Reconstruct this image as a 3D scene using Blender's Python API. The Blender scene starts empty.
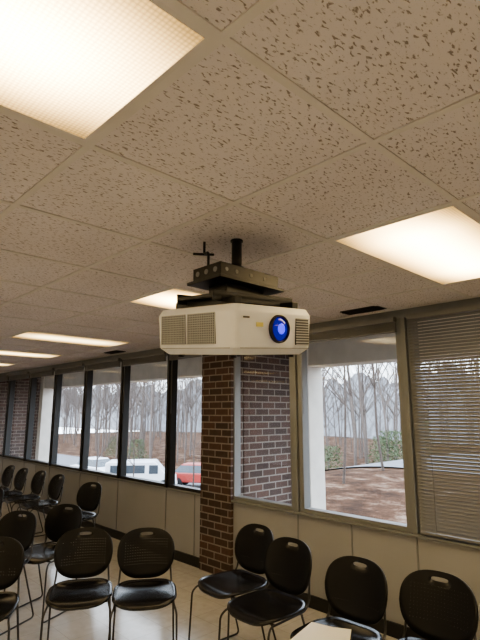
import bpy, bmesh, math, random
from mathutils import Vector, Matrix
random.seed(7)
S=bpy.context.scene
COL=S.collection

# ---------------------------------------------------------------- helpers
def new_mat(name):
    m=bpy.data.materials.new(name); m.use_nodes=True
    nt=m.node_tree; b=nt.nodes.get('Principled BSDF')
    return m,nt,b
def N(nt,t,**kw):
    n=nt.nodes.new(t)
    for k,v in kw.items():
        if k in n.bl_rna.properties.keys(): setattr(n,k,v)
        else: n.inputs[k].default_value=v
    return n
def L(nt,a,b): nt.links.new(a,b)
def simple(name,col,rough=0.6,metal=0.0,nscale=8.0,namt=0.12,bump=0.0,spec=None,emis=None,estr=0):
    m,nt,b=new_mat(name)
    tc=N(nt,'ShaderNodeTexCoord'); no=N(nt,'ShaderNodeTexNoise'); no.inputs['Scale'].default_value=nscale
    no.inputs['Detail'].default_value=4
    L(nt,tc.outputs['Object'],no.inputs['Vector'])
    r=N(nt,'ShaderNodeValToRGB')
    r.color_ramp.elements[0].position=.3; r.color_ramp.elements[1].position=.7
    r.color_ramp.elements[0].color=tuple(c*(1-namt) for c in col)+(1,)
    r.color_ramp.elements[1].color=tuple(min(1,c*(1+namt)) for c in col)+(1,)
    L(nt,no.outputs['Fac'],r.inputs['Fac']); L(nt,r.outputs['Color'],b.inputs['Base Color'])
    b.inputs['Roughness'].default_value=rough; b.inputs['Metallic'].default_value=metal
    if spec is not None: b.inputs['Specular IOR Level'].default_value=spec
    if bump>0:
        bp=N(nt,'ShaderNodeBump'); bp.inputs['Strength'].default_value=bump; bp.inputs['Distance'].default_value=.01
        L(nt,no.outputs['Fac'],bp.inputs['Height']); L(nt,bp.outputs['Normal'],b.inputs['Normal'])
    if emis:
        b.inputs['Emission Color'].default_value=emis+(1,); b.inputs['Emission Strength'].default_value=estr
    return m
def obj(name,me,mat=None,parent=None,loc=None):
    o=bpy.data.objects.new(name,me); COL.objects.link(o)
    if mat is not None and hasattr(me,'materials') and len(me.materials)==0: me.materials.append(mat)
    if parent: o.parent=parent
    if loc: o.location=loc
    return o
def empty(name,loc=(0,0,0),rot=(0,0,0)):
    o=bpy.data.objects.new(name,None); COL.objects.link(o); o.location=loc; o.rotation_euler=rot; o.empty_display_size=.1
    return o
def bm_box(bm,x0,x1,y0,y1,z0,z1,M=None,mi=0):
    c=[(x0,y0,z0),(x1,y0,z0),(x1,y1,z0),(x0,y1,z0),(x0,y0,z1),(x1,y0,z1),(x1,y1,z1),(x0,y1,z1)]
    vs=[bm.verts.new((M@Vector(p)) if M else p) for p in c]
    for f in [(0,3,2,1),(4,5,6,7),(0,1,5,4),(1,2,6,5),(2,3,7,6),(3,0,4,7)]:
        fc=bm.faces.new([vs[i] for i in f]); fc.material_index=mi
def bm_cyl(bm,p0,p1,r0,r1=None,seg=16,caps=True,mi=0):
    if r1 is None: r1=r0
    p0=Vector(p0);p1=Vector(p1); d=(p1-p0).normalized()
    u=d.orthogonal().normalized(); w=d.cross(u)
    a=[];b=[]
    for i in range(seg):
        t=2*math.pi*i/seg; q=u*math.cos(t)+w*math.sin(t)
        a.append(bm.verts.new(p0+q*r0)); b.append(bm.verts.new(p1+q*r1))
    for i in range(seg):
        j=(i+1)%seg; f=bm.faces.new([a[i],a[j],b[j],b[i]]); f.smooth=True; f.material_index=mi
    if caps:
        f=bm.faces.new(a[::-1]); f.material_index=mi
        f=bm.faces.new(b); f.material_index=mi
def mesh_from(name,bm,mats=(),recalc=True):
    me=bpy.data.meshes.new(name)
    if recalc: bmesh.ops.recalc_face_normals(bm,faces=bm.faces[:])
    bm.to_mesh(me); bm.free()
    for m in mats: me.materials.append(m)
    return me
def boxes(name,lst,mat,parent=None,bevel=0):
    bm=bmesh.new()
    for b in lst: bm_box(bm,*b)
    o=obj(name,mesh_from(name,bm,[mat]),None,parent)
    if bevel:
        md=o.modifiers.new('bev','BEVEL'); md.width=bevel; md.segments=2; md.limit_method='ANGLE'
    return o
def round_path(pts,r=.03,n=4):
    P=[Vector(p) for p in pts]; out=[P[0]]
    for i in range(1,len(P)-1):
        a=(P[i-1]-P[i]); b=(P[i+1]-P[i]); rr=min(r,a.length*.45,b.length*.45)
        s=P[i]+a.normalized()*rr; e=P[i]+b.normalized()*rr
        for k in range(n+1):
            t=k/n; out.append(s*(1-t)**2+P[i]*2*t*(1-t)+e*t*t)
    out.append(P[-1]); return out
def tube_mesh(name,paths,rad,mat,r=.03,seg=10):
    bm=bmesh.new()
    for p in paths:
        q=round_path(p,r); n=len(q); up=None; prev=None
        for i in range(n):
            d=(q[min(i+1,n-1)]-q[max(i-1,0)]).normalized()
            if up is None: up=d.orthogonal().normalized()
            else: up=(up-d*up.dot(d)).normalized()
            w=d.cross(up)
            ring=[bm.verts.new(q[i]+(up*math.cos(2*math.pi*k/seg)+w*math.sin(2*math.pi*k/seg))*rad) for k in range(seg)]
            if prev:
                for k in range(seg):
                    f=bm.faces.new([prev[k],prev[(k+1)%seg],ring[(k+1)%seg],ring[k]]); f.smooth=True
            else: bm.faces.new(ring[::-1])
            prev=ring
        bm.faces.new(prev)
    return mesh_from(name,bm,[mat])

# ---------------------------------------------------------------- constants
H=2.42; YW=3.56; XL=-14.2; XR=2.9; YB=-3.9
G=.61; GX0=-.70; GY0=.62

# ---------------------------------------------------------------- materials
def mat_ceiling():
    m,nt,b=new_mat('fissured_ceiling_tile')
    tc=N(nt,'ShaderNodeTexCoord')
    mp=N(nt,'ShaderNodeMapping'); mp.inputs['Scale'].default_value=(1.0,.40,1); mp.inputs['Rotation'].default_value=(0,0,.5)
    L(nt,tc.outputs['Object'],mp.inputs['Vector'])
    n1=N(nt,'ShaderNodeTexNoise'); n1.inputs['Scale'].default_value=130; n1.inputs['Detail'].default_value=2.0; n1.inputs['Distortion'].default_value=.4
    L(nt,mp.outputs['Vector'],n1.inputs['Vector'])
    r1=N(nt,'ShaderNodeValToRGB'); r1.color_ramp.elements[0].position=.335; r1.color_ramp.elements[1].position=.415
    L(nt,n1.outputs['Fac'],r1.inputs['Fac'])
    v=N(nt,'ShaderNodeTexVoronoi'); v.inputs['Scale'].default_value=160
    L(nt,tc.outputs['Object'],v.inputs['Vector'])
    r2=N(nt,'ShaderNodeValToRGB'); r2.color_ramp.elements[0].position=.10; r2.color_ramp.elements[1].position=.22
    r2.color_ramp.elements[0].color=(.75,.75,.75,1)
    L(nt,v.outputs['Distance'],r2.inputs['Fac'])
    mu=N(nt,'ShaderNodeMath',operation='MULTIPLY'); L(nt,r1.outputs['Color'],mu.inputs[0]); L(nt,r2.outputs['Color'],mu.inputs[1])
    mx=N(nt,'ShaderNodeMix',data_type='RGBA')
    mx.inputs[6].default_value=(.36,.32,.31,1); mx.inputs[7].default_value=(.82,.79,.83,1)
    L(nt,mu.outputs[0],mx.inputs[0])
    n3=N(nt,'ShaderNodeTexNoise'); n3.inputs['Scale'].default_value=1.5; L(nt,tc.outputs['Object'],n3.inputs['Vector'])
    r3=N(nt,'ShaderNodeValToRGB'); r3.color_ramp.elements[0].color=(.90,.89,.88,1); r3.color_ramp.elements[0].position=.3; r3.color_ramp.elements[1].position=.7
    L(nt,n3.outputs['Fac'],r3.inputs['Fac'])
    m2=N(nt,'ShaderNodeMix',data_type='RGBA',blend_type='MULTIPLY'); m2.inputs[0].default_value=1
    L(nt,mx.outputs[2],m2.inputs[6]); L(nt,r3.outputs['Color'],m2.inputs[7]); L(nt,m2.outputs[2],b.inputs['Base Color'])
    bp=N(nt,'ShaderNodeBump'); bp.inputs['Strength'].default_value=.6; bp.inputs['Distance'].default_value=.002
    L(nt,mu.outputs[0],bp.inputs['Height']); L(nt,bp.outputs['Normal'],b.inputs['Normal'])
    b.inputs['Roughness'].default_value=.95; b.inputs['Specular IOR Level'].default_value=.1
    return m
def mat_brick():
    m,nt,b=new_mat('brown_brick')
    tc=N(nt,'ShaderNodeTexCoord'); sx=N(nt,'ShaderNodeSeparateXYZ'); L(nt,tc.outputs['Object'],sx.inputs[0])
    ad=N(nt,'ShaderNodeMath',operation='ADD'); L(nt,sx.outputs[0],ad.inputs[0]); L(nt,sx.outputs[1],ad.inputs[1])
    cb=N(nt,'ShaderNodeCombineXYZ'); L(nt,ad.outputs[0],cb.inputs[0]); L(nt,sx.outputs[2],cb.inputs[1])
    br=N(nt,'ShaderNodeTexBrick'); br.inputs['Scale'].default_value=1; br.inputs['Brick Width'].default_value=.205; br.inputs['Row Height'].default_value=.072
    br.inputs['Mortar Size'].default_value=.0075; br.inputs['Mortar Smooth'].default_value=.2; br.inputs['Bias'].default_value=-.1
    br.inputs['Color1'].default_value=(.105,.062,.049,1); br.inputs['Color2'].default_value=(.055,.039,.035,1); br.inputs['Mortar'].default_value=(.25,.23,.21,1)
    L(nt,cb.outputs[0],br.inputs['Vector'])
    no=N(nt,'ShaderNodeTexNoise'); no.inputs['Scale'].default_value=30; L(nt,tc.outputs['Object'],no.inputs['Vector'])
    r=N(nt,'ShaderNodeValToRGB'); r.color_ramp.elements[0].color=(.7,.7,.7,1); r.color_ramp.elements[1].color=(1.25,1.2,1.15,1)
    L(nt,no.outputs['Fac'],r.inputs['Fac'])
    mx=N(nt,'ShaderNodeMix',data_type='RGBA',blend_type='MULTIPLY'); mx.inputs[0].default_value=1
    L(nt,br.outputs['Color'],mx.inputs[6]); L(nt,r.outputs['Color'],mx.inputs[7]); L(nt,mx.outputs[2],b.inputs['Base Color'])
    bp=N(nt,'ShaderNodeBump',invert=True); bp.inputs['Strength'].default_value=.6; bp.inputs['Distance'].default_value=.008
    L(nt,br.outputs['Fac'],bp.inputs['Height']); L(nt,bp.outputs['Normal'],b.inputs['Normal'])
    b.inputs['Roughness'].default_value=.85
    return m
def mat_floor():
    m,nt,b=new_mat('polished_vinyl_tile')
    tc=N(nt,'ShaderNodeTexCoord')
    br=N(nt,'ShaderNodeTexBrick',offset=0.0); br.inputs['Scale'].default_value=1; br.inputs['Brick Width'].default_value=.305; br.inputs['Row Height'].default_value=.305
    br.inputs['Mortar Size'].default_value=.0018; br.inputs['Color1'].default_value=(.60,.60,.61,1); br.inputs['Color2'].default_value=(.57,.57,.575,1); br.inputs['Mortar'].default_value=(.40,.39,.38,1)
    L(nt,tc.outputs['Object'],br.inputs['Vector'])
    no=N(nt,'ShaderNodeTexNoise'); no.inputs['Scale'].default_value=14; no.inputs['Detail'].default_value=6; L(nt,tc.outputs['Object'],no.inputs['Vector'])
    r=N(nt,'ShaderNodeValToRGB'); r.color_ramp.elements[0].position=.35; r.color_ramp.elements[1].position=.7; r.color_ramp.elements[0].color=(.88,.87,.86,1)
    L(nt,no.outputs['Fac'],r.inputs['Fac'])
    mx=N(nt,'ShaderNodeMix',data_type='RGBA',blend_type='MULTIPLY'); mx.inputs[0].default_value=1
    L(nt,br.outputs['Color'],mx.inputs[6]); L(nt,r.outputs['Color'],mx.inputs[7]); L(nt,mx.outputs[2],b.inputs['Base Color'])
    b.inputs['Roughness'].default_value=.16
    return m
def mat_lens(LIGHT,nm='prismatic_light_lens'):
    m,nt,b=new_mat(nm)
    out=nt.nodes['Material Output']; nt.nodes.remove(b)
    tc=N(nt,'ShaderNodeTexCoord'); sx=N(nt,'ShaderNodeSeparateXYZ'); L(nt,tc.outputs['Object'],sx.inputs[0])
    ax=N(nt,'ShaderNodeMath',operation='ABSOLUTE'); L(nt,sx.outputs[0],ax.inputs[0])
    ay=N(nt,'ShaderNodeMath',operation='ABSOLUTE'); L(nt,sx.outputs[1],ay.inputs[0])
    mrx=N(nt,'ShaderNodeMapRange',interpolation_type='SMOOTHSTEP'); mrx.inputs['From Min'].default_value=.0; mrx.inputs['From Max'].default_value=.30; mrx.inputs['To Min'].default_value=1; mrx.inputs['To Max'].default_value=.10
    L(nt,ax.outputs[0],mrx.inputs['Value'])
    mry=N(nt,'ShaderNodeMapRange',interpolation_type='SMOOTHSTEP'); mry.inputs['From Min'].default_value=.30; mry.inputs['From Max'].default_value=.61; mry.inputs['To Min'].default_value=1; mry.inputs['To Max'].default_value=.45
    L(nt,ay.outputs[0],mry.inputs['Value'])
    mu=N(nt,'ShaderNodeMath',operation='MULTIPLY'); L(nt,mrx.outputs[0],mu.inputs[0]); L(nt,mry.outputs[0],mu.inputs[1])
    v=N(nt,'ShaderNodeTexVoronoi'); v.inputs['Scale'].default_value=85; v.inputs['Randomness'].default_value=0.1
    L(nt,tc.outputs['Object'],v.inputs['Vector'])
    vr=N(nt,'ShaderNodeMapRange'); vr.inputs['From Min'].default_value=0; vr.inputs['From Max'].default_value=.7; vr.inputs['To Min'].default_value=1.2; vr.inputs['To Max'].default_value=.65
    L(nt,v.outputs['Distance'],vr.inputs['Value'])
    mu2=N(nt,'ShaderNodeMath',operation='MULTIPLY'); L(nt,mu.outputs[0],mu2.inputs[0]); L(nt,vr.outputs[0],mu2.inputs[1])
    mu3=N(nt,'ShaderNodeMath',operation='MULTIPLY'); L(nt,mu2.outputs[0],mu3.inputs[0]); mu3.inputs[1].default_value=LIGHT
    # lens yellows towards the rim where the acrylic is not directly over the tubes
    cm=N(nt,'ShaderNodeMix',data_type='RGBA'); cm.inputs[6].default_value=(1,.60,.20,1); cm.inputs[7].default_value=(1,.80,.46,1)
    L(nt,mu.outputs[0],cm.inputs[0])
    em=N(nt,'ShaderNodeEmission'); L(nt,cm.outputs[2],em.inputs['Color']); L(nt,mu3.outputs[0],em.inputs['Strength'])
    L(nt,em.outputs[0],out.inputs['Surface'])
    return m
def mat_glass():
    m,nt,b=new_mat('window_glass'); out=nt.nodes['Material Output']; nt.nodes.remove(b)
    t=N(nt,'ShaderNodeBsdfTransparent'); t.inputs[0].default_value=(.95,.97,.97,1)
    g=N(nt,'ShaderNodeBsdfGlossy'); g.inputs['Roughness'].default_value=.02
    lw=N(nt,'ShaderNodeLayerWeight'); lw.inputs['Blend'].default_value=.5
    p=N(nt,'ShaderNodeMath',operation='POWER'); L(nt,lw.outputs['Facing'],p.inputs[0]); p.inputs[1].default_value=5
    q=N(nt,'ShaderNodeMath',operation='MULTIPLY_ADD'); L(nt,p.outputs[0],q.inputs[0]); q.inputs[1].default_value=.6; q.inputs[2].default_value=.04
    mx=N(nt,'ShaderNodeMixShader'); L(nt,q.outputs[0],mx.inputs[0]); L(nt,t.outputs[0],mx.inputs[1]); L(nt,g.outputs[0],mx.inputs[2])
    L(nt,mx.outputs[0],out.inputs['Surface']); return m
def mat_perf():
    m,nt,b=new_mat('black_perforated_plastic'); out=nt.nodes['Material Output']
    b.inputs['Base Color'].default_value=(.006,.006,.007,1); b.inputs['Roughness'].default_value=.36; b.inputs['Specular IOR Level'].default_value=.35
    tc=N(nt,'ShaderNodeTexCoord'); sx=N(nt,'ShaderNodeSeparateXYZ'); L(nt,tc.outputs['Object'],sx.inputs[0])
    def cell(o,p):
        d=N(nt,'ShaderNodeMath',operation='DIVIDE'); L(nt,o,d.inputs[0]); d.inputs[1].default_value=p
        f=N(nt,'ShaderNodeMath',operation='FRACT'); L(nt,d.outputs[0],f.inputs[0])
        s=N(nt,'ShaderNodeMath',operation='SUBTRACT'); L(nt,f.outputs[0],s.inputs[0]); s.inputs[1].default_value=.5
        q=N(nt,'ShaderNodeMath',operation='POWER'); a=N(nt,'ShaderNodeMath',operation='ABSOLUTE'); L(nt,s.outputs[0],a.inputs[0]); L(nt,a.outputs[0],q.inputs[0]); q.inputs[1].default_value=2
        return q.outputs[0]
    cx=cell(sx.outputs[0],.017); cz=cell(sx.outputs[2],.017)
    ad=N(nt,'ShaderNodeMath',operation='ADD'); L(nt,cx,ad.inputs[0]); L(nt,cz,ad.inputs[1])
    lt=N(nt,'ShaderNodeMath',operation='LESS_THAN'); L(nt,ad.outputs[0],lt.inputs[0]); lt.inputs[1].default_value=.026
    ax=N(nt,'ShaderNodeMath',operation='ABSOLUTE'); L(nt,sx.outputs[0],ax.inputs[0])
    l2=N(nt,'ShaderNodeMath',operation='LESS_THAN'); L(nt,ax.outputs[0],l2.inputs[0]); l2.inputs[1].default_value=.155
    l3=N(nt,'ShaderNodeMath',operation='LESS_THAN'); L(nt,sx.outputs[2],l3.inputs[0]); l3.inputs[1].default_value=.725
    l4=N(nt,'ShaderNodeMath',operation='GREATER_THAN'); L(nt,sx.outputs[2],l4.inputs[0]); l4.inputs[1].default_value=.56
    p=lt.outputs[0]
    for q in (l2,l3,l4):
        mm=N(nt,'ShaderNodeMath',operation='MULTIPLY'); L(nt,p,mm.inputs[0]); L(nt,q.outputs[0],mm.inputs[1]); p=mm.outputs[0]
    t=N(nt,'ShaderNodeBsdfTransparent'); mx=N(nt,'ShaderNodeMixShader'); L(nt,p,mx.inputs[0]); L(nt,b.outputs[0],mx.inputs[1]); L(nt,t.outputs[0],mx.inputs[2])
    L(nt,mx.outputs[0],out.inputs['Surface']); return m

M_ceil=mat_ceiling(); M_brick=mat_brick(); M_floor=mat_floor(); M_lens=mat_lens(8.6); M_lens_dim=mat_lens(3.2,'prismatic_light_lens_far_dim'); M_glass=mat_glass(); M_perf=mat_perf()  # M_lens_dim: far fixtures' dimming at low view angles is set into the emission
M_bar=simple('tbar_painted_metal',(.72,.70,.70),.5,namt=.05)
M_wall=simple('painted_wall',(.82,.82,.83),.7,nscale=3,namt=.03)
M_panel=simple('painted_panel_under_windows',(.34,.345,.35),.6,nscale=2,namt=.05)
M_base=simple('black_vinyl_baseboard',(.015,.015,.015),.4)
M_frame=simple('grey_painted_frame',(.215,.225,.23),.5,namt=.05)
M_dark=simple('backlit_dark_frame',(.03,.03,.029),.45,namt=.05)  # left frames' dark look against the bright windows is put into the colour
M_blind=simple('blind_slat',(.20,.20,.20),.55,namt=.05)
M_conc=simple('painted_concrete',(.62,.585,.53),.85,nscale=5,namt=.08,bump=.2)
M_black=simple('black_powdercoat',(.010,.010,.011),.42,namt=.1)
M_white=simple('projector_white_plastic',(.82,.85,.89),.42,namt=.02)
M_grille=simple('projector_grille_grey',(.10,.10,.10),.6,namt=.1)
M_rib=simple('projector_rib_grey',(.46,.48,.50),.5,namt=.05)
M_plastic=simple('black_chair_plastic',(.007,.007,.009),.25,namt=.1)
M_steel=simple('dark_chair_steel',(.07,.07,.07),.3,metal=.9,namt=.05)
M_paper=simple('white_paper',(.84,.86,.90),.8,namt=.02)
M_vent=simple('vent_dark',(.03,.03,.03),.6)
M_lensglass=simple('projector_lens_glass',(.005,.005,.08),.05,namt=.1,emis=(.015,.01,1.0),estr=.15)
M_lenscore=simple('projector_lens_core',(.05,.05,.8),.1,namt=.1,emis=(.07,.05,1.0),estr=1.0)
M_sticker=simple('sticker',(.75,.70,.25),.6)
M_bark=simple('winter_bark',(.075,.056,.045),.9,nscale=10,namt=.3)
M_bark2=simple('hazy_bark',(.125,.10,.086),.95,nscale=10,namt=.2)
M_green=simple('evergreen_foliage',(.075,.10,.045),.8,nscale=4,namt=.4)
M_carw=simple('white_car_paint',(.60,.61,.63),.25,namt=.02)
M_carr=simple('red_car_paint',(.30,.04,.03),.3,namt=.02)
M_cglass=simple('car_glass',(.05,.06,.07),.1)
M_tire=simple('tire_rubber',(.02,.02,.02),.8)
M_road=simple('asphalt',(.14,.14,.15),.9,nscale=20,namt=.1)
def mat_ground():
    m,nt,b=new_mat('leaf_litter_ground')
    tc=N(nt,'ShaderNodeTexCoord'); no=N(nt,'ShaderNodeTexNoise'); no.inputs['Scale'].default_value=.9; no.inputs['Detail'].default_value=10; no.inputs['Roughness'].default_value=.8
    L(nt,tc.outputs['Object'],no.inputs['Vector'])
    r=N(nt,'ShaderNodeValToRGB'); e=r.color_ramp.elements; e[0].position=.40; e[0].color=(.022,.010,.005,1); e[1].position=.64; e[1].color=(.25,.18,.135,1)
    k=e.new(.52); k.color=(.078,.037,.019,1)
    L(nt,no.outputs['Fac'],r.inputs['Fac']); L(nt,r.outputs['Color'],b.inputs['Base Color']); b.inputs['Roughness'].default_value=.95
    b.inputs['Specular IOR Level'].default_value=.1
    return m
M_ground=mat_ground()
def mat_hill():
    m,nt,b=new_mat('distant_hazy_woodland')
    tc=N(nt,'ShaderNodeTexCoord'); mp=N(nt,'ShaderNodeMapping'); mp.inputs['Scale'].default_value=(1,1,.25); L(nt,tc.outputs['Object'],mp.inputs['Vector'])
    no=N(nt,'ShaderNodeTexNoise'); no.inputs['Scale'].default_value=1.2; no.inputs['Detail'].default_value=8; no.inputs['Roughness'].default_value=.75; L(nt,mp.outputs[0],no.inputs['Vector'])
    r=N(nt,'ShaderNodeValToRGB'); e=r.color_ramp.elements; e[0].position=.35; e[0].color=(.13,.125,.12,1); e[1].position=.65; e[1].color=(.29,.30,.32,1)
    L(nt,no.outputs['Fac'],r.inputs['Fac']); L(nt,r.outputs['Color'],b.inputs['Base Color']); b.inputs['Roughness'].default_value=1
    return m
M_hill=mat_hill()

# ---------------------------------------------------------------- light fixtures cells
gxs=[GX0+G*k for k in range(-22,6)]
gys=[GY0+G*k for k in range(-7,5)]
fix=[]
for kx in (0-1,-4,-8,-11,-14,-18):
    for ky in (-6,-2,2):
        fix.append((GX0+G*kx, GY0+G*ky))
fix+= [(GX0+G*2,GY0+G*ky) for ky in (-6,-2,2)]
def in_fix(cx,cy):
    return any(x<cx<x+G and y<cy<y+2*G for x,y in fix)

# ---------------------------------------------------------------- room shell
boxes('floor',[(XL,XR,YB,YW+.1,-.12,0)],M_floor)
bm=bmesh.new()
xe=sorted(set([XL,XR]+[x for x in gxs if XL<x<XR])); ye=sorted(set([YB,YW]+[y for y in gys if YB<y<YW]))
for i in range(len(xe)-1):
    for j in range(len(ye)-1):
        cx=(xe[i]+xe[i+1])/2; cy=(ye[j]+ye[j+1])/2
        if in_fix(cx,cy): continue
        a=.004
        bm_box(bm,xe[i]+a,xe[i+1]-a,ye[j]+a,ye[j+1]-a,H+.004,H+.020)
obj('ceiling',mesh_from('ceiling',bm,[M_ceil]))
bars=[]
for x in xe[1:-1]:
    bars.append((x-.012,x+.012,YB,YW,H-.001,H+.004))
for y in ye[1:-1]:
    for i in range(len(xe)-1):
        cx=(xe[i]+xe[i+1])/2
        if in_fix(cx,y+.01) and in_fix(cx,y-.01): continue
        bars.append((xe[i]+.012,xe[i+1]-.012,y-.012,y+.012,H-.001,H+.004))
bars+= [(XL,XR,YW-.025,YW,H-.004,H+.004)]
boxes('trim_ceiling_grid',bars,M_bar)
boxes('roof_slab',[(XL-.2,XR+.2,YB-.2,4.92,H+.22,H+.42)],M_conc)
boxes('wall_back',[(XL,XR,YB-.15,YB,0,H+.22)],M_wall)
boxes('wall_left',[(XL-.15,XL,YB-.15,YW+.15,0,H+.22)],M_wall)
boxes('wall_right',[(XR,XR+.15,YB-.15,YW+.15,0,H+.22)],M_wall)
boxes('baseboard_back',[(XL,XR,YB,YB+.012,0,.1)],M_base)

for (x,y) in fix:
    if x<XL+.05 or x+G>XR: continue
    e=empty('fluorescent_ceiling_light',(x+G/2,y+G,H))
    w=G/2-.012; l=G-.012
    bm=bmesh.new(); bm_box(bm,-w+.014,w-.014,-l+.014,l-.014,.001,.004)
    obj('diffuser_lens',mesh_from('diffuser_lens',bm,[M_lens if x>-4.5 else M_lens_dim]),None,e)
    boxes('troffer_rim',[(-w,w,-l,-l+.014,-.001,.03),(-w,w,l-.014,l,-.001,.03),(-w,-w+.014,-l+.014,l-.014,-.001,.03),(w-.014,w,-l+.014,l-.014,-.001,.03),(-w,w,-l,l,.03,.034)],M_bar,e)

# window wall ------------------------------------------------------
SILL=.75
B=[-3.85-1.09*k for k in range(9,-1,-1)]+[-2.95,-1.84,-.73,.38,1.49,2.6]
PIERS=[(-4.27,-3.79),(-11.90,-11.42)]
boxes('wall_window_side',[(XL,XR,YW,YW+.14,0,SILL-.02),(XL,XR,YW,YW+.14,H-.03,H+.22)],M_panel)
boxes('trim_sill',[(XL,XR,YW-.03,YW+.16,SILL-.02,SILL)],M_frame,None,.003)
seams=[(b-.006,b+.006,YW-.006,YW,.1,SILL-.02) for b in B if XL<b<XR]
seams+=[(b-.56,b-.55,YW-.006,YW,.1,SILL-.02) for b in B[3:-1:2]]
boxes('trim_panel_seams',seams,M_frame)
boxes('baseboard_window_side',[(XL,PIERS[0][0],YW-.014,YW,0,.10),(PIERS[0][1],XR,YW-.014,YW,0,.10)],M_base)
for i,(a,b) in enumerate(PIERS):
    p=empty('brick_pier')
    boxes('inner_column',[(a,b,YW-.035,YW+.02,0,H)],M_brick,p)
    boxes('outer_pier',[(a+.0,b,YW+.14,4.6,-.5,H+.22),(a,b,YW+.0,YW+.15,SILL,H)],M_brick,p)
    boxes('concrete_post',[(a-.12,b+.17,4.6,4.88,-.5,H+.22)],M_conc,p,.01)
boxes('exterior_beam',[(XL-.2,XR+.2,4.62,4.90,2.15,H+.22)],M_conc,None,.01)
boxes('trim_window_header',[(XL,XR,YW-.01,YW+.12,H-.07,H-.004)],M_frame)

wn=0
def window(x0,x1,dark,lowered):
    global wn; wn+=1
    e=empty('window_%d'%wn)
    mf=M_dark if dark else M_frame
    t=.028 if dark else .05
    z0=SILL; z1=H-.07
    boxes('frame',[(x0,x0+t,YW+.0,YW+.09,z0,z1),(x1-t,x1,YW+.0,YW+.09,z0,z1),(x0+t,x1-t,YW+.0,YW+.09,z0,z0+.035),(x0+t,x1-t,YW+.0,YW+.09,z1-.03,z1)],mf,e,.003)
    bm=bmesh.new()
    vs=[bm.verts.new(v) for v in ((x0+t,YW+.06,z0+.035),(x1-t,YW+.06,z0+.035),(x1-t,YW+.06,z1-.03),(x0+t,YW+.06,z1-.03))]
    bm.faces.new(vs); obj('glass',mesh_from('glass',bm,[M_glass],False),None,e)
    bx0=x0+.03; bx1=x1-.03; yc=YW-.03
    bm=bmesh.new()
    bm_box(bm,bx0,bx1,yc-.025,yc+.02,z1-.03,z1+.01)
    n=int((z1-.03-z0-.02)/.024)
    if lowered:
        for k in range(n):
            z=z1-.045-k*.024
            M=Matrix.Translation((0,yc,z))@Matrix.Rotation(math.radians(52),4,'X')
            bm_box(bm,bx0,bx1,-.0125,.0125,-.0006,.0006,M)
        zb=z1-.045-n*.024
        bm_box(bm,bx0,bx1,yc-.012,yc+.012,zb-.004,zb+.012)
        for xx in (bx0+.12,(bx0+bx1)/2,bx1-.12): bm_cyl(bm,(xx,yc-.013,z1-.03),(xx,yc-.013,zb),.0012,seg=5)
    else:
        drop=random.uniform(-.01,.012)
        for k in range(15):
            z=z1-.036-k*.0042
            sk=drop*(k/15)
            M=Matrix.Translation(((bx0+bx1)/2,yc+random.uniform(-.002,.002),z))@Matrix.Rotation(sk/(bx1-bx0)*2,4,'Y')
            hw=(bx1-bx0)/2; bm_box(bm,-hw,hw,-.0125,.0125,-.0012,.0012,M)
        bm_box(bm,bx0,bx1,yc-.013,yc+.013,z1-.112,z1-.100)
        bm_cyl(bm,(bx0+.07,yc-.02,z1-.03),(bx0+.07,yc-.02,z1-.75),.0025,seg=6)
    obj('venetian_blind',mesh_from('venetian_blind',bm,[M_blind]),None,e)
mull=[]; mulld=[]
for i in range(len(B)-1):
    x0,x1=B[i],B[i+1]
    for a,b in PIERS:
        if x0<a<x1: x1=a
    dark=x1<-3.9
    g=.02 if dark else .024
    window(x0+g,x1-(g if x1 in B else .0),dark,x0>-1.9)
for b in B:
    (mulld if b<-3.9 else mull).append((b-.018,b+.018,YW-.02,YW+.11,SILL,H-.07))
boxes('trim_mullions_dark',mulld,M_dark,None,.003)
boxes('trim_mullions_grey',mull,M_frame,None,.003)
boxes('wall_window_end',[(XL,B[0]-.02,YW,YW+.14,SILL,H),(B[-1]+.02,XR,YW,YW+.14,SILL,H)],M_wall)

for vx,vy in ((-2.08,3.37),(-5.95,3.37)):
    e=empty('ceiling_air_vent',(vx,vy,H))
    boxes('vent_plate',[(-.17,.17,-.07,.07,-.004,.004)],M_vent,e)
    boxes('louvers',[(-.16,.16,-.06+.024*k,-.052+.024*k,-.012,-.004) for k in range(5)],M_black,e)

# ---------------------------------------------------------------- projector
PX,PY=-1.615,1.535
TILT=Matrix.Rotation(math.radians(7),4,Vector((.695,.72,0)))
pr=empty('ceiling_projector',(PX,PY,1.982))
pr.rotation_euler=TILT.to_euler()
hx,hy,hz=.268,.245,.103
bm=bmesh.new()
prof=[(-hz,.035),(-hz+.028,.006),(hz-.03,0),(hz,.014)]
rings=[]
for z,ins in prof:
    ring=[]
    r=.03
    for cx,cy,a0 in ((hx-ins-r,hy-ins-r,0),(-hx+ins+r,hy-ins-r,90),(-hx+ins+r,-hy+ins+r,180),(hx-ins-r,-hy+ins+r,270)):
        for k in range(6):
            t=math.radians(a0+90*k/5); ring.append(bm.verts.new((cx-.020+r*math.cos(t),cy+r*math.sin(t),z)))
    rings.append(ring)
for a,b in zip(rings[:-1],rings[1:]):
    n=len(a)
    for i in range(n):
        f=bm.faces.new([a[i],a[(i+1)%n],b[(i+1)%n],b[i]]); f.smooth=False
bm.faces.new(rings[0][::-1]); bm.faces.new(rings[-1])
o=obj('body_shell',mesh_from('body_shell',bm,[M_white]),None,pr)
md=o.modifiers.new('b','BEVEL'); md.width=.005; md.segments=2; md.limit_method='ANGLE'; md.angle_limit=math.radians(20)
FX=hx-.020
lst=[]; bk=[]
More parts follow.
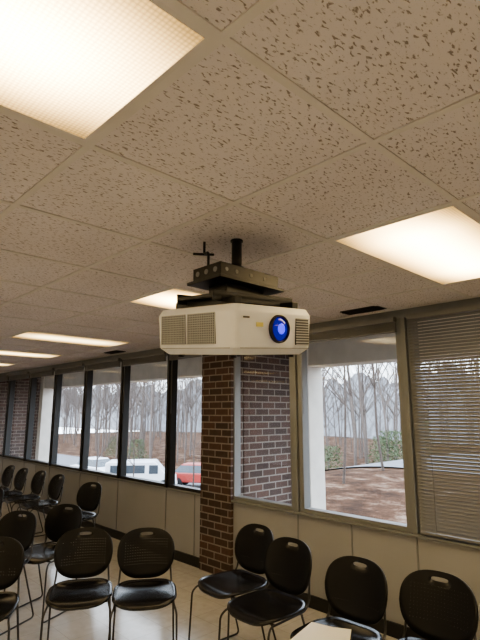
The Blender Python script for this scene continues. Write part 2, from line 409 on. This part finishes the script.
for gx0,gx1 in ((-.24,-.066),(-.048,.130)):
    bk.append((gx0,gx1,-hy-.001,-hy+.01,-.058,.070))
    nn=13
    for k in range(nn+1):
        z=-.058+.128*k/nn; lst.append((gx0,gx1,-hy-.0045,-hy,z-.0016,z+.0016))
    m_=15
    for k in range(m_+1):
        x=gx0+(gx1-gx0)*k/m_; lst.append((x-.0014,x+.0014,-hy-.004,-hy,-.058,.070))
for y0,y1 in ((.125,.215),):
    bk.append((FX-.01,FX+.001,y0,y1,-.06,.055))
    for k in range(11):
        z=-.06+.115*k/10; lst.append((FX,FX+.0045,y0,y1,z-.002,z+.002))
boxes('vent_recess',bk,M_grille,pr)
boxes('vent_ribs',lst,M_rib,pr)
boxes('shell_seam',[(-hx+.03,FX-.03,-hy-.001,-hy+.002,-.0765,-.0745),(FX-.002,FX+.001,-hy+.03,hy-.03,-.0765,-.0745)],M_grille,pr)
ly,lz=.012,.006
bm=bmesh.new()
seg=40
def ringx(x,r): return [bm.verts.new((x,ly+r*math.cos(2*math.pi*i/seg),lz+r*math.sin(2*math.pi*i/seg))) for i in range(seg)]
rr=[ringx(FX-.002,.061),ringx(FX+.012,.059),ringx(FX+.016,.055),ringx(FX+.010,.052),ringx(FX+.002,.050)]
for a,b in zip(rr[:-1],rr[1:]):
    for i in range(seg): f=bm.faces.new([a[i],a[(i+1)%seg],b[(i+1)%seg],b[i]]); f.smooth=True
obj('lens_ring',mesh_from('lens_ring',bm,[M_black]),None,pr)
bm=bmesh.new(); last=None
for k in range(7):
    t=k/6*math.pi/2; r=.0505*math.cos(t); x=FX+.003+.014*math.sin(t)
    if k==6:
        c=bm.verts.new((x,ly,lz))
        for i in range(seg): f=bm.faces.new([last[i],last[(i+1)%seg],c]); f.smooth=True
    else:
        cur=ringx(x,r)
        if last:
            for i in range(seg): f=bm.faces.new([last[i],last[(i+1)%seg],cur[(i+1)%seg],cur[i]]); f.smooth=True
        last=cur
obj('lens_glass',mesh_from('lens_glass',bm,[M_lensglass]),None,pr)
bm=bmesh.new(); bm_cyl(bm,(FX+.013,ly,lz),(FX+.0195,ly,lz),.026,.018,seg=24)
obj('lens_core',mesh_from('lens_core',bm,[M_lenscore]),None,pr)
boxes('label_sticker',[(FX,FX+.0015,-.125,-.085,.012,.03)],M_sticker,pr)
boxes('logo',[(FX,FX+.0015,-.2,-.165,.045,.052)],M_grille,pr)
bm=bmesh.new()
for fx,fy in ((-.18,-.18),(.17,-.18),(-.18,.18),(.17,.18)): bm_cyl(bm,(fx,fy,-hz-.012),(fx,fy,-hz+.002),.014,seg=16)
obj('feet',mesh_from('feet',bm,[M_black]),None,pr)
boxes('mount_plate',[(-.125,.125,-.25,.25,.135,.150),(-.125,-.115,-.25,.25,.120,.165),(.115,.125,-.25,.25,.120,.165),(-.20,.20,-.20,-.16,.103,.135),(-.20,.20,.16,.20,.103,.135),(-.02,.02,-.2,.2,.11,.135)],M_black,pr,.002)
ub=empty('upper_bracket'); ub.parent=pr; ub.matrix_parent_inverse=(Matrix.Translation((PX,PY,1.982))@TILT).inverted(); ub.location=(PX,PY,0)
boxes('bracket_housing',[(-.095,.095,-.185,.185,2.195,2.262),(-.115,.115,-.205,.205,2.185,2.20),(-.06,.06,-.12,.12,2.12,2.19)],M_black,ub,.003)
bm=bmesh.new()
for yy in (-.15,-.09,.0,.09): bm_cyl(bm,(.094,yy,2.232),(.097,yy,2.232),.009,seg=20)
for xx in (-.06,.0,.06): bm_cyl(bm,(xx,-.184,2.232),(xx,-.188,2.232),.012,seg=20)
obj('adjuster_knobs',mesh_from('adjuster_knobs',bm,[M_frame]),None,ub)
bm=bmesh.new(); bm_cyl(bm,(0,0,2.25),(0,0,H+.004),.024,seg=24); bm_cyl(bm,(0,0,2.26),(0,0,2.29),.034,seg=24)
bm_cyl(bm,(0,0,H-.003),(0,0,H+.004),.03,seg=24)
obj('mount_pole',mesh_from('mount_pole',bm,[M_black]),None,ub)
pc=tube_mesh('power_cord',[[(-.12,-.10,H+.003),(-.12,-.10,2.36),(-.065,-.12,2.355),(-.065,-.12,2.255)],[(-.155,-.14,2.362),(-.095,-.06,2.362)]],.006,M_black,.02)
obj('power_cord',pc,None,ub)

# ---------------------------------------------------------------- chairs
def se(t,a,b,n=3.2):
    c=math.cos(t);s=math.sin(t)
    return (a*math.copysign(abs(c)**(2/n),c), b*math.copysign(abs(s)**(2/n),s))
def back_y(x,z):
    return .185+ (z-.47)*.26 - 1.1*x*x
bm=bmesh.new(); SEG=56; RINGS=9; rows=[]
for k in range(RINGS):
    u=k/(RINGS-1); row=[]
    for i in range(SEG):
        t=2*math.pi*i/SEG
        ox,oz=se(t,.198,.158,2.7)
        if oz<0: ox*=1-.10*(-oz/.158)
        oz+=.637
        ix,iz=se(t,.045,.010,3.0); iz+=.757
        x=ix+(ox-ix)*u; z=iz+(oz-iz)*u
        row.append(bm.verts.new((x,back_y(x,z),z)))
    rows.append(row)
for a,b in zip(rows[:-1],rows[1:]):
    for i in range(SEG): f=bm.faces.new([a[i],a[(i+1)%SEG],b[(i+1)%SEG],b[i]]); f.smooth=True
ME_back=mesh_from('chair_back',bm,[M_perf])
bm=bmesh.new(); rows=[]
for k in range(1,11):
    u=k/10; row=[]
    for i in range(SEG):
        t=2*math.pi*i/SEG; x,y=se(t,.205*u,.205*u,3.6)
        z=.452+.010*(abs(x)/.2)**2-.012*(1-u*u)
        if y<-.12: z-=.9*(-y-.12)**2*4
        if y>.15: z+=(y-.15)*.35
        row.append(bm.verts.new((x,y-.01,z)))
    rows.append(row)
c=bm.verts.new((0,-.01,.44))
for i in range(SEG): f=bm.faces.new([c,rows[0][i],rows[0][(i+1)%SEG]]); f.smooth=True
for a,b in zip(rows[:-1],rows[1:]):
    for i in range(SEG): f=bm.faces.new([a[i],a[(i+1)%SEG],b[(i+1)%SEG],b[i]]); f.smooth=True
ME_seat=mesh_from('chair_seat',bm,[M_plastic])
paths=[]
for s in (-1,1):
    paths.append([(s*.165,back_y(.165,.66)+.012,.66),(s*.178,.19,.47),(s*.185,.14,.432),(s*.185,-.17,.425),(s*.200,-.205,.39),(s*.208,-.225,.007),(s*.208,.235,.007),(s*.190,.10,.425)])
paths.append([(-.185,-.13,.425),(.185,-.13,.425)]); paths.append([(-.187,.10,.425),(.187,.10,.425)])
paths.append([(-.150,back_y(.16,.56)+.012,.56),(0,back_y(0,.56)+.02,.56),(.150,back_y(.16,.56)+.012,.56)])
ME_frame=tube_mesh('chair_frame',paths,.0065,M_steel,.035)
def chair(px,py,dx,dy,name='stacking_chair'):
    l=math.hypot(dx,dy); dx/=l; dy/=l
    ang=math.atan2(dx,-dy)
    e=empty(name,(px+dx*.26,py+dy*.26,0),(0,0,ang))
    b=obj('backrest',ME_back,None,e); md=b.modifiers.new('s','SOLIDIFY'); md.thickness=.009; md.offset=0
    s=obj('seat',ME_seat,None,e); md=s.modifiers.new('s','SOLIDIFY'); md.thickness=.014; md.offset=-1
    obj('sled_frame',ME_frame,None,e)
    return e
chair(-3.18,2.13,.83,-.56); chair(-3.49,1.81,.86,-.50); chair(-3.66,1.25,.80,-.45)
chair(-4.46,2.14,.45,-.97); chair(-4.44,1.72,.5,-.97)
chair(-5.62,2.99,.25,-1); chair(-6.61,3.03,0,-1); chair(-7.2,3.03,0,-1); chair(-7.72,2.98,0,-1); chair(-8.25,2.98,0,-1)
chair(-5.9,2.0,.2,-1);chair(-6.5,2.05,.1,-1);chair(-7.05,2.1,.1,-1)
chair(-2.68,2.79,-.05,-1); chair(-2.25,2.66,0,-1); chair(-1.70,2.60,.03,-1); chair(-1.27,2.68,.08,-1)
chair(-.72,2.7,0,-1)
e=empty('paper_handout',(-1.73,2.27,.4625),(0,0,.35))
bm=bmesh.new()
for k,(r,dx) in enumerate(((0,0),(.18,.03),(-.12,-.02))):
    M=Matrix.Translation((dx,0,k*.0012))@Matrix.Rotation(r,4,'Z')
    bm_box(bm,-.108,.108,-.14,.14,0,.001,M)
obj('sheets',mesh_from('sheets',bm,[M_paper]),None,e)

# ---------------------------------------------------------------- outdoors
def sm(t): t=max(0,min(1,t)); return t*t*(3-2*t)
def gz(x,y): return -.35-2.85*sm((-x-9)/15)
bm=bmesh.new(); nx,ny=110,60; vv={}
for i in range(nx+1):
    for j in range(ny+1):
        x=-110+150*i/nx; y=YW+.15+86*(j/ny)**1.3; vv[i,j]=bm.verts.new((x,y,gz(x,y)))
for i in range(nx):
    for j in range(ny):
        f=bm.faces.new([vv[i,j],vv[i+1,j],vv[i+1,j+1],vv[i,j+1]]); f.smooth=True
obj('outdoor_ground',mesh_from('outdoor_ground',bm,[M_ground]))
bm=bmesh.new(); pv=None
for i in range(220):
    x=-100+130*i/219; yc=21
    row=[bm.verts.new((x,yc-4.5+9*j/6,gz(x,yc-4.5+9*j/6)+.05)) for j in range(7)]
    if pv:
        for j in range(6): bm.faces.new([pv[j],row[j],row[j+1],pv[j+1]])
    pv=row
obj('asphalt_road',mesh_from('asphalt_road',bm,[M_road]))
woods=empty('winter_woodland')
bm=bmesh.new(); pts=[]
for i in range(241):
    x=-190+270*i/240; y=84+4*math.sin(x*.07)-.0012*(x+40)**2
    h=8.0+1.2*math.sin(x*.31)+.8*math.sin(x*.9+1)+random.uniform(-.7,.7)
    pts.append((bm.verts.new((x,y-6,-3)),bm.verts.new((x,y-3,h*.6)),bm.verts.new((x,y,h))))
for a,b in zip(pts[:-1],pts[1:]):
    for k in range(2): bm.faces.new([a[k],b[k],b[k+1],a[k+1]])
obj('distant_ridge',mesh_from('distant_ridge',bm,[M_hill]),None,woods)
def tree_mesh(name,h,mat,depth=4,seed=0,thick=.014):
    rnd=random.Random(seed); bm=bmesh.new()
    def br(p,d,l,r,k):
        n=5 if k==0 else 2; q=p
        for s in range(n):
            d=(d+Vector((rnd.uniform(-.1,.1),rnd.uniform(-.1,.1),.05))).normalized()
            q2=q+d*l/n; rr=r*(1-.5*(s+1)/n)
            bm_cyl(bm,q,q2,r*(1-.5*s/n),rr,seg=6 if k<2 else 3,caps=False)
            if k<depth and (k>0 or s>=1):
                for _ in range(3 if k<3 else 2):
                    a=rnd.uniform(0,6.283); up=rnd.uniform(.25,1.0)
                    nd=(Vector((math.cos(a),math.sin(a),up))*.8+d*.5).normalized()
                    br(q2,nd,l*rnd.uniform(.32,.5),rr*.5,k+1)
            q=q2
    br(Vector((0,0,-.3)),Vector((0,0,1)),h,h*thick,0)
    return mesh_from(name,bm,[mat])
T1=[tree_mesh('tree_a%d'%i,7.5+i,M_bark,3,i,.0065) for i in range(3)]
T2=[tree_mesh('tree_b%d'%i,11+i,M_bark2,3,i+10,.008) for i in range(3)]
rnd=random.Random(5)
for i in range(330):
    y=rnd.uniform(27,66); x=-y*rnd.uniform(.35,3.0)+rnd.uniform(-3,3)
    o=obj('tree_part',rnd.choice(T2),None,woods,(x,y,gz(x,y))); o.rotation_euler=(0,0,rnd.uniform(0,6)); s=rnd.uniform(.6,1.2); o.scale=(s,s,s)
for i,(x,y,s) in enumerate([(-8.3,12.0,.8),(-10.8,14.2,1.0),(-9.1,15.6,.8),(-14.5,15.6,.9),(-11.6,12.6,.7),(-28,10.8,.7),(-20,12.5,.7),(-34,12,.8),(-42,15,.9),(-16.5,13.2,.7),(-50,15,1.0),(-12.6,15.8,.8),(-7.6,14.5,.7),(-23,12.2,.8)]):
    o=obj('bare_tree',T1[i%3],None,None,(x,y,gz(x,y))); o.rotation_euler=(0,0,i*1.3); o.scale=(s,s,s)
for i,(x,y) in enumerate([(-20,27.5),(-16,28.5),(-13.5,27),(-17.5,30),(-50,29),(-44,28)]):
    rr=random.Random(i); bm=bmesh.new()
    for k in range(1800):
        a=rr.uniform(0,6.283); e_=rr.uniform(0,1); R=1.3*(1-.5*e_)*math.sqrt(rr.random())
        p=Vector((R*math.cos(a),R*math.sin(a),.1+2.0*e_)); s=rr.uniform(.04,.10)
        bm.faces.new([bm.verts.new(p+Vector((rr.uniform(-s,s),rr.uniform(-s,s),rr.uniform(-s,s)))) for _ in range(3)])
    obj('shrub_part',mesh_from('shrub_part',bm,[M_green]),None,woods,(x,y,gz(x,y)))
def car(name,x,y,rot,paint,Ln=4.5,W=1.8,Hh=1.45,van=False):
    e=empty(name,(x,y,gz(x,y)+.06),(0,0,rot))
    if van: pf=[(-Ln/2,.35),(-Ln/2,Hh*.95),(-Ln/2+.15,Hh),(Ln/2-1.4,Hh),(Ln/2-.8,Hh*.62),(Ln/2-.1,Hh*.5),(Ln/2,.35)]
    else: pf=[(-Ln/2,.35),(-Ln/2+.02,.85),(-Ln/2+.7,.95),(Ln/2-.95,.92),(Ln/2-.08,.72),(Ln/2,.35)]
    bm=bmesh.new(); a=[bm.verts.new((px,-W/2,pz)) for px,pz in pf]; b=[bm.verts.new((px,W/2,pz)) for px,pz in pf]
    bm.faces.new(a); bm.faces.new(b[::-1])
    for i in range(len(pf)): j=(i+1)%len(pf); bm.faces.new([a[i],a[j],b[j],b[i]])
    o=obj('body',mesh_from('body',bm,[paint]),None,e); md=o.modifiers.new('b','BEVEL'); md.width=.07; md.segments=3
    if not van:
        def cab(x0,x1,x2,x3,z0,z1,w0,w1,nm,mt):
            bm=bmesh.new(); lo=[bm.verts.new(v) for v in ((x0,-w0,z0),(x3,-w0,z0),(x3,w0,z0),(x0,w0,z0))]; hi=[bm.verts.new(v) for v in ((x1,-w1,z1),(x2,-w1,z1),(x2,w1,z1),(x1,w1,z1))]
            bm.faces.new(lo[::-1]); bm.faces.new(hi)
            for i in range(4): j=(i+1)%4; bm.faces.new([lo[i],lo[j],hi[j],hi[i]])
            o=obj(nm,mesh_from(nm,bm,[mt]),None,e); md=o.modifiers.new('b','BEVEL'); md.width=.04; md.segments=2
        cab(-1.75,-1.2,.45,1.25,.88,Hh-.05,W/2-.08,W/2-.25,'windows',M_cglass)
        cab(-1.25,-1.15,.4,.5,Hh-.10,Hh,W/2-.24,W/2-.28,'roof',paint)
    else:
        boxes('windows',[(Ln/2-1.75,Ln/2-1.2,-W/2-.01,W/2+.01,Hh*.58,Hh*.88),(-Ln/2+.3,Ln/2-2.0,-W/2-.01,W/2+.01,Hh*.6,Hh*.88)],M_cglass,e)
    bm=bmesh.new()
    for wx in (-Ln*.3,Ln*.31):
        for s in (-1,1): bm_cyl(bm,(wx,s*(W/2-.2),.33),(wx,s*(W/2+.02),.33),.33,seg=24)
    obj('wheels',mesh_from('wheels',bm,[M_tire]),None,e)
    boxes('lights',[(Ln/2-.12,Ln/2-.02,-W/2+.1,-W/2+.4,.6,.72),(Ln/2-.12,Ln/2-.02,W/2-.4,W/2-.1,.6,.72),(-Ln/2-.02,-Ln/2+.1,-W/2+.1,-W/2+.4,.65,.8),(-Ln/2-.02,-Ln/2+.1,W/2-.4,W/2-.1,.65,.8)],M_carr,e)
car('white_car',-34.0,18.3,.1,M_carw); car('white_van',-27.4,17.9,.9,M_carw,4.4,1.8,1.75,True); car('red_car',-25.6,21.2,.6,M_carr)

# ---------------------------------------------------------------- world + camera
w=bpy.data.worlds.new('overcast_sky'); S.world=w; w.use_nodes=True; nt=w.node_tree; bg=nt.nodes['Background']
tc=nt.nodes.new('ShaderNodeTexCoord'); sx=nt.nodes.new('ShaderNodeSeparateXYZ'); nt.links.new(tc.outputs['Generated'],sx.inputs[0])
r=nt.nodes.new('ShaderNodeValToRGB'); r.color_ramp.elements[0].color=(.80,.88,.98,1); r.color_ramp.elements[1].color=(.68,.81,1,1); r.color_ramp.elements[0].position=.05
nt.links.new(sx.outputs[2],r.inputs[0]); nt.links.new(r.outputs[0],bg.inputs[0]); bg.inputs[1].default_value=4.4
try:
    S.view_settings.look='AgX - Medium High Contrast'
except Exception as ex: print(ex)
S.view_settings.exposure=.85

cd=bpy.data.cameras.new('camera'); cam=bpy.data.objects.new('camera',cd); COL.objects.link(cam)
cam.location=(0,0,1.62); cam.rotation_euler=(math.radians(90+10.63),0,math.radians(46.05))
cd.sensor_fit='VERTICAL'; cd.sensor_height=36; cd.lens=490/640*36; cd.clip_end=500
S.camera=cam
